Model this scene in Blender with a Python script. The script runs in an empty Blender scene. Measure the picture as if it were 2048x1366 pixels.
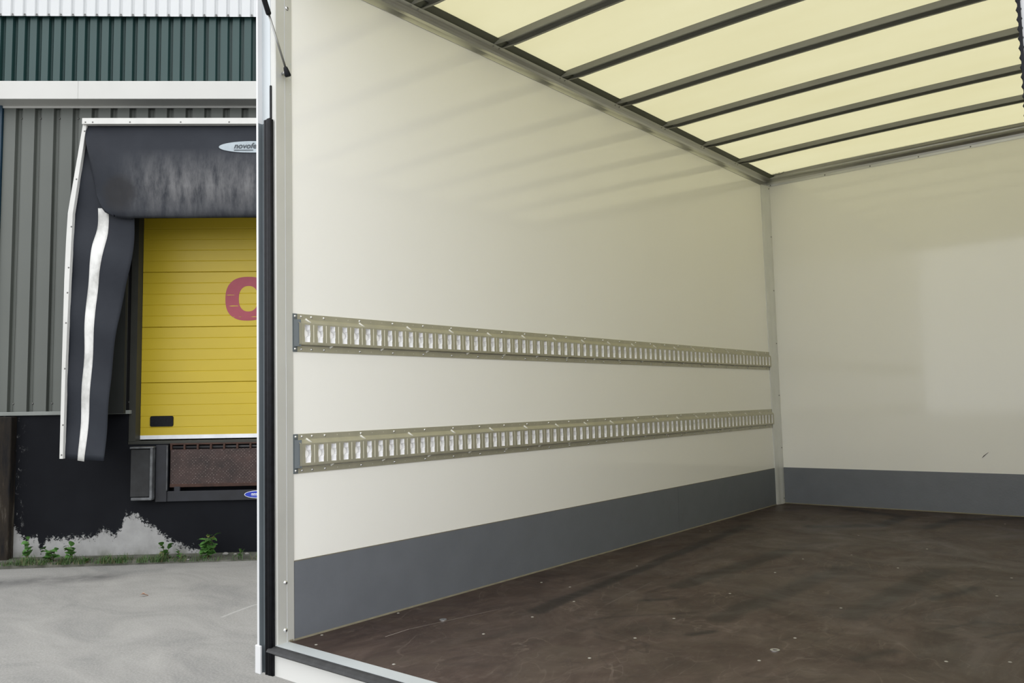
import bpy, math, random
from mathutils import Vector, Matrix

random.seed(7)
scene = bpy.context.scene
col = scene.collection

# ------------------------------------------------------------------ camera
ZF = 0.80                                   # height of the van's load floor above the yard
YAW, PIT, ROL = -0.69164, 0.07621, -0.02565
_f = Vector((math.sin(YAW) * math.cos(PIT), math.cos(YAW) * math.cos(PIT), math.sin(PIT)))
_r0 = Vector((math.cos(YAW), -math.sin(YAW), 0))
_u0 = _r0.cross(_f)
_r = _r0 * math.cos(ROL) + _u0 * math.sin(ROL)
_u = -_r0 * math.sin(ROL) + _u0 * math.cos(ROL)
cam_data = bpy.data.cameras.new('camera')
cam = bpy.data.objects.new('camera', cam_data)
col.objects.link(cam)
cam_data.sensor_fit = 'HORIZONTAL'
cam_data.sensor_width = 36.0
cam_data.lens = 1642.36 / 2048 * 36.0
cam_data.clip_start = 0.02
cam_data.clip_end = 300
mw = Matrix((_r, _u, -_f)).transposed().to_4x4()
mw.translation = Vector((2.18304, -1.54766, 0.70614 + ZF))
cam.matrix_world = mw
scene.camera = cam

# ------------------------------------------------------------------ sky (bright overcast) and exposure
world = bpy.data.worlds.new('overcast_sky')
scene.world = world
world.use_nodes = True
wn, wl = world.node_tree.nodes, world.node_tree.links
wn.clear()
w_tc = wn.new('ShaderNodeTexCoord')
w_sep = wn.new('ShaderNodeSeparateXYZ')
w_ramp = wn.new('ShaderNodeValToRGB')
w_ramp.color_ramp.elements[0].position = 0.0
w_ramp.color_ramp.elements[0].color = (0.90, 0.92, 0.95, 1)
w_ramp.color_ramp.elements[1].position = 1.0
w_ramp.color_ramp.elements[1].color = (1.0, 1.0, 1.0, 1)
w_bg = wn.new('ShaderNodeBackground')
w_bg.inputs['Strength'].default_value = 1.72
w_out = wn.new('ShaderNodeOutputWorld')
wl.new(w_tc.outputs['Generated'], w_sep.inputs[0])
wl.new(w_sep.outputs['Z'], w_ramp.inputs[0])
wl.new(w_ramp.outputs[0], w_bg.inputs['Color'])
wl.new(w_bg.outputs[0], w_out.inputs[0])

vs = scene.view_settings
vs.view_transform = 'Standard'
vs.look = 'None'
vs.exposure = 0.43
vs.gamma = 1.0
vs.use_curve_mapping = False
scene.cycles.max_bounces = 16
scene.cycles.diffuse_bounces = 10
scene.cycles.glossy_bounces = 6

# ------------------------------------------------------------------ helpers
class MB:
    """collects polygons of one mesh"""
    def __init__(self):
        self.v, self.f, self.m, self.s = [], [], [], []

    def poly(self, idx, mat=0, smooth=False):
        self.f.append(tuple(idx)); self.m.append(mat); self.s.append(smooth)

    def box(self, x0, x1, y0, y1, z0, z1, mat=0):
        b = len(self.v)
        for z in (z0, z1):
            self.v += [(x0, y0, z), (x1, y0, z), (x1, y1, z), (x0, y1, z)]
        for q in ((0, 3, 2, 1), (4, 5, 6, 7), (0, 1, 5, 4), (1, 2, 6, 5), (2, 3, 7, 6), (3, 0, 4, 7)):
            self.poly([b + i for i in q], mat)
        return self

    def prism(self, pts, axis, a, b, mat=0, caps=True, closed=True, smooth=False):
        """extrude a 2d outline along an axis; the outline is given in the two other axes (cyclic order kept x<y<z)"""
        base = len(self.v); n = len(pts)
        for t in (a, b):
            for p, q in pts:
                self.v.append({'x': (t, p, q), 'y': (p, t, q), 'z': (p, q, t)}[axis])
        for i in range(n if closed else n - 1):
            j = (i + 1) % n
            self.poly((base + i, base + j, base + n + j, base + n + i), mat, smooth)
        if caps and closed:
            self.poly([base + i for i in range(n)][::-1], mat)
            self.poly([base + n + i for i in range(n)], mat)
        return self

    def grid(self, nu, nv, fn, mat=0, smooth=True):
        base = len(self.v)
        for j in range(nv + 1):
            for i in range(nu + 1):
                self.v.append(tuple(fn(i / nu, j / nv)))
        for j in range(nv):
            for i in range(nu):
                a = base + j * (nu + 1) + i
                self.poly((a, a + 1, a + nu + 2, a + nu + 1), mat, smooth)
        return self

    def tube(self, path, rad, seg=10, mat=0, caps=True):
        base = len(self.v); n = len(path)
        rads = rad if isinstance(rad, (list, tuple)) else [rad] * n
        P = [Vector(p) for p in path]
        for i, p in enumerate(P):
            d = (P[min(i + 1, n - 1)] - P[max(i - 1, 0)]).normalized()
            ref = Vector((0, 0, 1)) if abs(d.z) < 0.95 else Vector((1, 0, 0))
            a = d.cross(ref).normalized(); b = d.cross(a)
            for k in range(seg):
                t = 2 * math.pi * k / seg
                self.v.append(tuple(p + (a * math.cos(t) + b * math.sin(t)) * rads[i]))
        for i in range(n - 1):
            for k in range(seg):
                l = (k + 1) % seg
                self.poly((base + i * seg + k, base + i * seg + l, base + (i + 1) * seg + l, base + (i + 1) * seg + k), mat, True)
        if caps:
            self.poly([base + k for k in range(seg)][::-1], mat)
            self.poly([base + (n - 1) * seg + k for k in range(seg)], mat)
        return self

    def dome(self, c, normal, r, h, seg=10, mat=0, rings=3):
        """a low rounded head sitting on a surface"""
        n = Vector(normal).normalized(); c = Vector(c)
        ref = Vector((0, 0, 1)) if abs(n.z) < 0.9 else Vector((1, 0, 0))
        a = n.cross(ref).normalized(); b = n.cross(a)
        base = len(self.v)
        for k in range(rings):
            ph = k / rings * math.pi / 2
            for s in range(seg):
                t = 2 * math.pi * s / seg
                self.v.append(tuple(c + (a * math.cos(t) + b * math.sin(t)) * r * math.cos(ph) + n * h * math.sin(ph)))
        self.v.append(tuple(c + n * h)); top = len(self.v) - 1
        for k in range(rings - 1):
            for s in range(seg):
                l = (s + 1) % seg
                self.poly((base + k * seg + s, base + k * seg + l, base + (k + 1) * seg + l, base + (k + 1) * seg + s), mat, True)
        for s in range(seg):
            self.poly((base + (rings - 1) * seg + s, base + (rings - 1) * seg + (s + 1) % seg, top), mat, True)
        return self

    def mesh(self, name, mats):
        me = bpy.data.meshes.new(name)
        me.from_pydata([tuple(v) for v in self.v], [], self.f)
        for m in (mats if isinstance(mats, (list, tuple)) else [mats]):
            me.materials.append(m)
        me.polygons.foreach_set('material_index', self.m)
        me.polygons.foreach_set('use_smooth', self.s)
        me.update()
        return me

    def build(self, name, mats, parent=None, bevel=0.0, fix=False, solid=0.0, matrix=None, seg=2):
        me = self.mesh(name, mats)
        if fix:
            import bmesh
            bm = bmesh.new(); bm.from_mesh(me)
            bmesh.ops.recalc_face_normals(bm, faces=bm.faces[:])
            bm.to_mesh(me); bm.free()
        return place(name, me, parent, bevel, solid, matrix, seg)


def place(name, me, parent=None, bevel=0.0, solid=0.0, matrix=None, seg=2):
    o = bpy.data.objects.new(name, me)
    col.objects.link(o)
    if parent is not None:
        o.parent = parent
    if matrix is not None:
        o.matrix_world = matrix
    if solid:
        s = o.modifiers.new('thickness', 'SOLIDIFY'); s.thickness = solid; s.offset = -1
    if bevel:
        b = o.modifiers.new('edges', 'BEVEL'); b.width = bevel; b.segments = seg; b.limit_method = 'ANGLE'
        b.angle_limit = math.radians(40)
    return o


def empty(name, matrix=None):
    o = bpy.data.objects.new(name, None)
    o.empty_display_size = 0.1
    col.objects.link(o)
    if matrix is not None:
        o.matrix_world = matrix
    return o


def tag(o, label, cat, group=None, kind=None):
    o['label'] = label
    o['category'] = cat
    if group: o['group'] = group
    if kind: o['kind'] = kind
    return o


def struct(o, label, cat):
    return tag(o, label, cat, kind='structure')


def copies(me, name, spots, parent, rots=None):
    for i, p in enumerate(spots):
        o = bpy.data.objects.new(name, me)
        col.objects.link(o)
        o.parent = parent
        o.location = p
        if rots: o.rotation_euler = rots[i]


def text_mesh(body, size, shear=0.0, offset=0.0):
    cu = bpy.data.curves.new('lettering', 'FONT')
    cu.body = body; cu.size = size; cu.shear = shear; cu.offset = offset
    cu.resolution_u = 4
    cu.extrude = 0.0006
    ob = bpy.data.objects.new('lettering', cu)
    col.objects.link(ob)
    dg = bpy.context.evaluated_depsgraph_get()
    me = bpy.data.meshes.new_from_object(ob.evaluated_get(dg))
    bpy.data.objects.remove(ob); bpy.data.curves.remove(cu)
    return me


# ------------------------------------------------------------------ materials
class NT:
    """small wrapper for building node materials"""
    def __init__(self, name, rough=0.5, metal=0.0, spec=0.5):
        self.mat = bpy.data.materials.new(name)
        self.mat.use_nodes = True
        self.t = self.mat.node_tree
        self.n, self.l = self.t.nodes, self.t.links
        self.b = self.n['Principled BSDF']
        self.b.inputs['Roughness'].default_value = rough
        self.b.inputs['Metallic'].default_value = metal
        self.b.inputs['Specular IOR Level'].default_value = spec
        self._co = None

    def co(self):
        if self._co is None:
            self._co = self.n.new('ShaderNodeTexCoord').outputs['Object']
        return self._co

    def mapped(self, scale=(1, 1, 1), rot=(0, 0, 0), loc=(0, 0, 0)):
        m = self.n.new('ShaderNodeMapping')
        m.inputs['Scale'].default_value = scale; m.inputs['Rotation'].default_value = rot; m.inputs['Location'].default_value = loc
        self.l.new(self.co(), m.inputs['Vector'])
        return m.outputs[0]

    def noise(self, scale, detail=4, rough=0.55, vec=None, dist=0.0):
        x = self.n.new('ShaderNodeTexNoise')
        x.inputs['Scale'].default_value = scale; x.inputs['Detail'].default_value = detail
        x.inputs['Roughness'].default_value = rough; x.inputs['Distortion'].default_value = dist
        self.l.new(vec if vec is not None else self.co(), x.inputs['Vector'])
        return x.outputs['Fac']

    def ramp(self, fac, stops):
        r = self.n.new('ShaderNodeValToRGB')
        e = r.color_ramp.elements
        while len(e) < len(stops): e.new(0.5)
        for i, (p, c) in enumerate(stops):
            e[i].position = p
            e[i].color = (c, c, c, 1) if isinstance(c, (int, float)) else (*c, 1)
        self.l.new(fac, r.inputs[0])
        return r.outputs[0]

    def math(self, op, a, b=None, clamp=False, c=None):
        m = self.n.new('ShaderNodeMath'); m.operation = op; m.use_clamp = clamp
        for i, x in enumerate((a, b, c)):
            if x is None: continue
            if isinstance(x, (int, float)): m.inputs[i].default_value = x
            else: self.l.new(x, m.inputs[i])
        return m.outputs[0]

    def mix(self, fac, a, b, mode='MIX'):
        m = self.n.new('ShaderNodeMix'); m.data_type = 'RGBA'; m.blend_type = mode
        for i, x in ((0, fac), (6, a), (7, b)):
            if isinstance(x, (int, float)): m.inputs[i].default_value = x
            elif isinstance(x, tuple): m.inputs[i].default_value = (*x, 1)
            else: self.l.new(x, m.inputs[i])
        return m.outputs[2]

    def xyz(self, vec=None):
        s = self.n.new('ShaderNodeSeparateXYZ'); self.l.new(vec if vec is not None else self.co(), s.inputs[0])
        return s.outputs

    def segment(self, pts, width, soft, warp=None):
        """0..1 mask around a polyline drawn on the surface (x, y)"""
        out = None
        vec = self.co()
        if warp is not None:
            a = self.n.new('ShaderNodeVectorMath'); a.operation = 'ADD'
            self.l.new(vec, a.inputs[0]); self.l.new(warp, a.inputs[1]); vec = a.outputs[0]
        s = self.xyz(vec)
        for (ax, ay), (bx, by) in zip(pts[:-1], pts[1:]):
            dx, dy = bx - ax, by - ay; L2 = dx * dx + dy * dy
            px, py = self.math('SUBTRACT', s[0], ax), self.math('SUBTRACT', s[1], ay)
            t = self.math('MULTIPLY_ADD', px, dx / L2, c=self.math('MULTIPLY', py, dy / L2))
            t = self.math('ADD', t, 0.0, clamp=True)
            ex = self.math('MULTIPLY_ADD', t, -dx, c=px); ey = self.math('MULTIPLY_ADD', t, -dy, c=py)
            d = self.math('SQRT', self.math('ADD', self.math('MULTIPLY', ex, ex), self.math('MULTIPLY', ey, ey)))
            out = d if out is None else self.math('MINIMUM', out, d)
        r = self.n.new('ShaderNodeMapRange'); r.interpolation_type = 'SMOOTHSTEP'
        self.l.new(out, r.inputs['Value'])
        r.inputs['From Min'].default_value = width - soft; r.inputs['From Max'].default_value = width + soft
        r.inputs['To Min'].default_value = 1; r.inputs['To Max'].default_value = 0
        return r.outputs[0]

    def color(self, c):
        if isinstance(c, tuple): self.b.inputs['Base Color'].default_value = (*c, 1)
        else: self.l.new(c, self.b.inputs['Base Color'])
        return self

    def rough(self, r):
        self.l.new(r, self.b.inputs['Roughness']); return self

    def bump(self, h, strength=0.2, dist=0.01):
        b = self.n.new('ShaderNodeBump'); b.inputs['Strength'].default_value = strength; b.inputs['Distance'].default_value = dist
        self.l.new(h, b.inputs['Height']); self.l.new(b.outputs[0], self.b.inputs['Normal'])
        return self


def simple(name, c, rough=0.5, metal=0.0, spec=0.5, vary=0.12, scale=6.0, bump=0.0, bscale=60):
    m = NT(name, rough, metal, spec)
    lo = tuple(max(0, x * (1 - vary)) for x in c); hi = tuple(min(1, x * (1 + vary)) for x in c)
    m.color(m.ramp(m.noise(scale), [(0.3, lo), (0.7, hi)]))
    if bump: m.bump(m.noise(bscale, 3), bump, 0.002)
    return m.mat


M = {}
M['panel'] = simple('white_panel', (0.93, 0.922, 0.888), 0.07, vary=0.01, scale=1.2)
M['skirt'] = simple('grey_skirt', (0.1519, 0.164, 0.1883), 0.42, vary=0.05, scale=9, bump=0.25, bscale=90)
M['alu'] = simple('aluminium', (0.5412, 0.5805, 0.6028), 0.42, 0.25, vary=0.05, scale=4)
M['post_alu'] = simple('corner_post_aluminium', (0.74, 0.75, 0.745), 0.4, 0.25, vary=0.04)
M['alu_matt'] = simple('anodised_profile', (0.57, 0.57, 0.5415), 0.42, 0.25, vary=0.05, scale=4)
M['alu_bow'] = simple('roof_bow_metal', (0.30, 0.30, 0.265), 0.45, 0.4, vary=0.08, scale=5)
M['rail'] = simple('rail_metal', (0.56, 0.56, 0.53), 0.30, 0.85, vary=0.05, scale=4)
M['flange'] = simple('roof_flange_metal', (0.10, 0.105, 0.075), 0.5, 0.3, vary=0.06)
M['zinc'] = simple('zinc_track', (0.476, 0.4577, 0.3634), 0.42, 0.55, vary=0.06, scale=20)
M['zinc_lit'] = simple('zinc_lit_lip', (0.92, 0.92, 0.94), 0.4, 0.0, vary=0.03, scale=20)  # slot lips: same zinc whitened, daylight from the rear put into the colour
M['endcap'] = simple('track_end_plastic', (0.12, 0.14, 0.15), 0.5, vary=0.08, scale=15)
M['rivet'] = simple('rivet_steel', (0.72, 0.72, 0.72), 0.25, 0.9, vary=0.04)
M['clip'] = simple('pale_clip', (0.775, 0.7625, 0.7), 0.5, vary=0.06)
M['rubber'] = simple('black_rubber', (0.006, 0.0065, 0.009), 0.5, spec=0.2, vary=0.4, scale=60)
M['rubber_dusty'] = simple('dusty_rubber', (0.0225, 0.0235, 0.025), 0.65, vary=0.35, scale=35)
M['white_paint'] = simple('white_paint', (0.6424, 0.6424, 0.6192), 0.38, vary=0.02, scale=3)
M['white_edge'] = simple('white_edge_profile', (0.6373, 0.6447, 0.6521), 0.4, vary=0.02)
M['grey_recess'] = simple('grey_profile', (0.16, 0.185, 0.20), 0.5, 0.2, vary=0.08)
M['sealant'] = simple('sealant', (0.182, 0.1645, 0.119), 0.6, vary=0.15, scale=25)
M['screw_pale'] = simple('worn_screw_head', (0.36, 0.35, 0.32), 0.5, vary=0.3, scale=9)
M['dark'] = simple('dark_metal', (0.03, 0.03, 0.032), 0.5, vary=0.2)
M['steel_rod'] = simple('strut_rod_steel', (0.30, 0.30, 0.29), 0.3, 0.9)
M['body'] = simple('body_outer_white', (0.80, 0.80, 0.79), 0.35, vary=0.02)


def roof_material():
    m = NT('translucent_roof', 0.45)
    n = m.n; l = m.l
    c = m.ramp(m.noise(1.6, 5, 0.6, m.mapped((0.6, 2.2, 1))), [(0.25, (0.49, 0.458, 0.268)), (0.75, (0.535, 0.508, 0.318))])
    streak = m.ramp(m.noise(7, 3, 0.6, m.mapped((1, 5, 1))), [(0.68, 0.0), (0.80, 0.35)])
    c = m.mix(streak, c, (0.40, 0.37, 0.23))
    tr = n.new('ShaderNodeBsdfTranslucent'); l.new(c, tr.inputs['Color'])
    m.color((0.86, 0.83, 0.69))
    mx = n.new('ShaderNodeMixShader'); mx.inputs[0].default_value = 0.60
    l.new(m.b.outputs[0], mx.inputs[1]); l.new(tr.outputs[0], mx.inputs[2])
    l.new(mx.outputs[0], n['Material Output'].inputs['Surface'])
    return m.mat
M['roof'] = roof_material()


def floor_material():
    m = NT('brown_phenolic_floor', 0.5, spec=0.3)
    fine = m.noise(3.6, 12, 0.70, m.mapped((1.8, 0.8, 1)), dist=1.2)
    c = m.ramp(fine, [(0.30, (0.029, 0.0185, 0.0155)), (0.50, (0.052, 0.034, 0.028)), (0.72, (0.088, 0.062, 0.052))])
    swirl = m.noise(1.3, 3, 0.5, None, 2.5)
    c = m.mix(m.ramp(swirl, [(0.48, 0.0), (0.60, 0.5)]), c, (0.070, 0.051, 0.039))
    grain = m.noise(40, 5, 0.7, m.mapped((1, 0.25, 1)))
    c = m.mix(m.ramp(grain, [(0.55, 0.0), (0.8, 0.35)]), c, (0.17, 0.135, 0.118))
    for sc_, dist, w_, k_, cc in ((1.6, 3.2, 0.012, 0.55, (0.15, 0.118, 0.10)), (2.6, 2.2, 0.008, 0.45, (0.16, 0.13, 0.11)), (1.1, 4.0, 0.020, 0.6, (0.020, 0.013, 0.012)), (3.6, 3.0, 0.012, 0.5, (0.022, 0.015, 0.013))):
        ln = m.math('ABSOLUTE', m.math('SUBTRACT', m.noise(sc_, 2.5, 0.5, m.mapped((1.3, 0.8, 1), loc=(sc_ * 3, 0, 0)), dist), 0.5))
        ln = m.ramp(ln, [(0.0, 1.0), (w_, 0.0)])
        brk = m.ramp(m.noise(2.3 * sc_, 3, 0.6), [(0.42, 0.0), (0.62, 1.0)])
        c = m.mix(m.math('MULTIPLY', m.math('MULTIPLY', ln, brk), k_), c, cc)
    wv = m.n.new('ShaderNodeTexNoise'); wv.inputs['Scale'].default_value = 5; wv.inputs['Detail'].default_value = 3
    m.l.new(m.co(), wv.inputs['Vector'])
    wsub = m.n.new('ShaderNodeVectorMath'); wsub.operation = 'MULTIPLY_ADD'
    m.l.new(wv.outputs['Color'], wsub.inputs[0]); wsub.inputs[1].default_value = (0.06, 0.06, 0); wsub.inputs[2].default_value = (-0.03, -0.03, 0)
    warp = wsub.outputs[0]
    dark = (0.012, 0.008, 0.008)
    for pts, w, s, k in (
        ([(0.40, 0.70), (0.21, 2.84)], 0.032, 0.014, 0.8),
        ([(0.62, 1.30), (0.68, 2.20)], 0.045, 0.018, 0.65),
        ([(0.95, 0.95), (1.02, 1.95)], 0.045, 0.02, 0.6),
        ([(1.28, 1.20), (1.35, 2.10)], 0.045, 0.02, 0.6),
        ([(1.44, 1.60), (1.52, 1.86)], 0.022, 0.03, 0.9),
        ([(0.447, 3.78), (0.839, 3.60), (0.827, 3.19), (0.52, 2.97)], 0.04, 0.02, 0.85),
        ([(1.388, 3.84), (1.094, 3.58), (1.043, 3.21)], 0.04, 0.025, 0.85),
        ([(1.432, 0.77), (1.492, 0.91)], 0.016, 0.02, 0.7),
        ([(0.965, 0.73), (1.0, 0.80)], 0.014, 0.014, 0.9),
        ([(0.62, 1.02), (0.70, 1.12)], 0.012, 0.016, 0.9),
        ([(1.55, 1.20), (1.62, 1.36), (1.78, 1.42), (1.66, 1.18)], 0.008, 0.012, 0.8),
        ([(0.62, 0.72), (0.85, 0.98)], 0.007, 0.010, 0.5)):
        c = m.mix(m.math('MULTIPLY', m.segment(pts, w, s, warp), k), c, dark)
    for pts, w, k in (([(0.206, 0.19), (0.203, 0.29)], 0.0015, 0.9), ([(0.203, 0.29), (0.278, 0.65)], 0.0015, 0.45),
                      ([(0.55, 0.9), (0.50, 1.3)], 0.004, 0.10), ([(0.28, 1.0), (0.31, 1.7)], 0.004, 0.10)):
        c = m.mix(m.math('MULTIPLY', m.segment(pts, w, 0.0015), k), c, (0.34, 0.30, 0.27))
    m.color(c)
    m.rough(m.ramp(m.noise(2.5, 6, 0.6, None, 1.5), [(0.3, 0.36), (0.7, 0.62)]))
    m.bump(m.noise(220, 2), 0.05, 0.001)
    return m.mat
M['floor'] = floor_material()


def ground_material():
    m = NT('worn_asphalt', 0.85, spec=0.25)
    big = m.noise(1.15, 9, 0.68, m.mapped((0.8, 1.6, 1), (0, 0, -0.74)), 1.0)
    c = m.ramp(big, [(0.30, (0.175, 0.174, 0.170)), (0.50, (0.265, 0.26, 0.246)), (0.68, (0.335, 0.328, 0.309))])
    fine = m.noise(70, 6, 0.75)
    c = m.mix(0.42, c, m.ramp(fine, [(0.3, (0.08, 0.08, 0.08)), (0.55, (0.23, 0.23, 0.22)), (0.75, (0.46, 0.46, 0.44))]))
    spots = m.noise(25, 3, 1.1)
    c = m.mix(m.ramp(spots, [(0.70, 0.0), (0.74, 0.5)]), c, (0.38, 0.37, 0.35))
    st = m.math('MULTIPLY', m.segment([(-7.2, 0.6), (-6.25, 1.40), (-5.80, 1.98)], 0.16, 0.20), m.ramp(m.noise(2.2, 6, 0.65), [(0.35, 0.0), (0.6, 0.85)]))
    c = m.mix(st, c, (0.075, 0.075, 0.075))
    c = m.mix(m.math('MULTIPLY', m.segment([(-3.44, 1.82), (-3.50, 1.97), (-3.56, 2.15), (-3.58, 2.4)], 0.012, 0.012), 0.35), c, (0.5, 0.5, 0.48))
    m.color(c)
    m.bump(m.noise(120, 4, 0.7), 0.5, 0.006)
    return m.mat
M['asphalt'] = ground_material()

# building materials (object space: x along the wall, -y out of it, z up)
M['green'] = simple('green_sheet', (0.0145, 0.046, 0.044), 0.42, vary=0.06, scale=1.5)
M['greygreen'] = simple('grey_green_sheet', (0.0918, 0.101, 0.0895), 0.45, vary=0.06, scale=1.2)
M['whitesheet'] = simple('white_sheet', (0.5586, 0.5746, 0.5825), 0.45, vary=0.02, scale=2)
M['fascia'] = simple('white_fascia', (0.5267, 0.5267, 0.5027), 0.45, vary=0.025, scale=2.5)
M['fascia_joint'] = simple('fascia_joint', (0.40, 0.40, 0.38), 0.6)
M['yellow'] = simple('yellow_door_paint', (0.5044, 0.3735, 0.0194), 0.42, vary=0.04, scale=1.5)
M['blue_col'] = simple('dark_blue_sheet', (0.005, 0.0315, 0.0588), 0.45)
M['shelter_shade'] = simple('shelter_shade_dark', (0.012, 0.014, 0.012), 0.7)  # near-black colour stands for the shade inside the shelter
M['jamb'] = simple('dark_olive_frame', (0.028, 0.029, 0.023), 0.6)
M['blackgap'] = simple('black_interior', (0.006, 0.006, 0.007), 0.8)
M['ledge'] = simple('grey_sill', (0.20, 0.215, 0.20), 0.5)
M['leaf'] = simple('weed_leaf', (0.0585, 0.1488, 0.0315), 0.5, vary=0.35, scale=18)
M['leaf_yellow'] = simple('yellowing_leaf', (0.16, 0.176, 0.048), 0.55, vary=0.3, scale=18)
M['grass'] = simple('dark_grass', (0.0438, 0.0938, 0.0225), 0.6, vary=0.45, scale=9)
M['grass_dry'] = simple('dry_grass', (0.11, 0.10, 0.045), 0.7, vary=0.35, scale=14)
M['stem'] = simple('weed_stem', (0.11, 0.12, 0.045), 0.6)
M['stone'] = simple('pale_pebble', (0.22, 0.215, 0.20), 0.8)
M['dryleaf'] = simple('dry_leaf', (0.391, 0.2415, 0.1725), 0.7, vary=0.3, scale=40)
M['badge_blue'] = simple('badge_blue', (0.010, 0.035, 0.42), 0.35)
M['badge_white'] = simple('badge_white', (0.80, 0.82, 0.84), 0.4)
M['logo_grey'] = simple('logo_oval_grey', (0.323, 0.3715, 0.4037), 0.5, vary=0.1, scale=14)
M['logo_text'] = simple('logo_lettering', (0.035, 0.045, 0.055), 0.5)
M['screw_dark'] = simple('dull_screw', (0.16, 0.16, 0.15), 0.5, 0.5)


def red_letter():
    m = NT('faded_red_letter', 0.5)
    m.color(m.ramp(m.noise(5, 4), [(0.3, (0.30, 0.045, 0.07)), (0.7, (0.35, 0.06, 0.085))]))
    return m.mat
M['red'] = red_letter()


def plinth_material():
    m = NT('worn_black_paint', 0.75, spec=0.15)
    s = m.xyz()
    fc = m.n.new('ShaderNodeFloatCurve')
    u01 = m.math('DIVIDE', m.math('ADD', s[0], 3.0), 3.0)
    m.l.new(u01, fc.inputs['Value'])
    cv = fc.mapping.curves[0]
    pts = [(-3.0, .30), (-2.62, .52), (-2.47, .30), (-2.38, .20), (-2.26, .24), (-2.22, .08), (-2.16, .21), (-1.9, .215), (-1.66, .22),
           (-1.645, .27), (-1.54, .28), (-1.47, .22), (-1.40, .32), (-1.375, .43), (-1.24, .445), (-1.20, .38), (-1.05, .29), (-.92, .18),
           (-.80, .12), (-.70, .08), (-.56, .045), (-.52, -.05), (0.0, -.05)]
    while len(cv.points) < len(pts): cv.points.new(0.5, 0.5)
    for p, (u, h) in zip(cv.points, pts):
        p.location = ((u + 3) / 3, max(0.0, (h + .1))); p.handle_type = 'VECTOR'
    fc.mapping.update()
    h = m.math('SUBTRACT', fc.outputs[0], 0.1)
    ragged = m.math('MULTIPLY', m.math('SUBTRACT', m.noise(26, 10, 0.82), 0.5), 0.55)
    edge = m.math('SUBTRACT', m.math('ADD', h, ragged), s[2])
    bare = m.ramp(m.math('ADD', m.math('MULTIPLY', edge, 14.0), 0.5, True), [(0.45, 0.0), (0.55, 1.0)])
    chips = m.ramp(m.noise(9, 8, 0.78, m.mapped((1, 1, 0.8))), [(0.70, 0.0), (0.72, 0.6)])
    bare = m.math('MAXIMUM', bare, chips)
    side = m.math('MULTIPLY', m.math('SUBTRACT', -2.37, s[0]), 9.0, True)
    side = m.math('MULTIPLY', side, m.ramp(m.noise(20, 9, 0.8, m.mapped((1, 1, 0.5))), [(0.57, 0.0), (0.61, 0.5)]))
    bare = m.math('MAXIMUM', bare, side)
    paint = m.ramp(m.noise(2.0, 5), [(0.3, (0.0030, 0.0035, 0.0055)), (0.7, (0.006, 0.007, 0.0095))])
    conc = m.ramp(m.noise(6, 6, 0.65), [(0.3, (0.26, 0.26, 0.255)), (0.7, (0.34, 0.34, 0.335))])
    low = m.math('MULTIPLY', m.math('SUBTRACT', 0.14, s[2]), 7.0, True)
    dirt = m.math('MULTIPLY', low, m.ramp(m.noise(3.0, 4, 0.6, m.mapped((1, 1, 0.4))), [(0.45, 0.0), (0.62, 0.8)]))
    conc = m.mix(dirt, conc, (0.07, 0.075, 0.05))
    m.color(m.mix(bare, paint, conc))
    m.bump(bare, 0.3, -0.002)
    return m.mat
M['plinth'] = plinth_material()


def buttress_material():
    m = NT('stained_concrete', 0.85, spec=0.2)
    s = m.noise(3, 7, 0.7, m.mapped((3, 3, 0.5)))
    c = m.ramp(s, [(0.35, (0.006, 0.006, 0.007)), (0.55, (0.022, 0.017, 0.012)), (0.75, (0.12, 0.11, 0.09))])
    m.color(c); m.bump(m.noise(30, 5), 0.5, 0.006)
    return m.mat
M['buttress'] = buttress_material()


def curb_material():
    m = NT('dirty_gutter_concrete', 0.9, spec=0.2)
    m.color(m.ramp(m.noise(5, 7, 0.7), [(0.3, (0.045, 0.048, 0.035)), (0.55, (0.10, 0.10, 0.085)), (0.75, (0.18, 0.175, 0.155))]))
    m.bump(m.noise(60, 4), 0.5, 0.006)
    return m.mat
M['curb'] = curb_material()


def curtain_material(name, stained):
    m = NT(name, 0.6, spec=0.22)
    c = m.ramp(m.noise(1.8, 4), [(0.3, (0.014, 0.0165, 0.023)), (0.7, (0.023, 0.027, 0.035))])
    if stained:
        s = m.xyz()
        band = m.math('SUBTRACT', 1.0, m.math('MULTIPLY', m.math('ABSOLUTE', m.math('SUBTRACT', s[2], 2.72)), 2.6), True)
        side = m.math('MULTIPLY', m.math('ADD', s[0], 1.30), 2.2, True)
        st = m.ramp(m.noise(4, 7, 0.7, m.mapped((3.0, 1, 0.8))), [(0.30, 0.0), (0.62, 1.0)])
        k = m.math('MULTIPLY', m.math('MULTIPLY', band, side), st)
        c = m.mix(k, c, (0.15, 0.15, 0.155))
        dx = m.math('MULTIPLY', m.math('ADD', s[0], 1.22), 4.2); dz = m.math('MULTIPLY', m.math('SUBTRACT', s[2], 2.65), 4.0)
        rr_ = m.math('ADD', m.math('MULTIPLY', dx, dx), m.math('MULTIPLY', dz, dz))
        hole = m.ramp(m.math('ADD', rr_, m.math('MULTIPLY', m.noise(8, 5), 0.7)), [(0.55, 0.8), (1.0, 0.0)])
        c = m.mix(hole, c, (0.022, 0.022, 0.024))
        chips = m.ramp(m.noise(16, 3), [(0.755, 0.0), (0.77, 0.8)])
        c = m.mix(m.math('MULTIPLY', chips, 0.6), c, (0.4, 0.4, 0.4))
    m.color(c)
    m.bump(m.noise(3.5, 4), 0.25, 0.03)
    return m.mat
M['curtain'] = curtain_material('dark_curtain_fabric', True)
M['flap'] = curtain_material('dark_flap_fabric', False)


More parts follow.
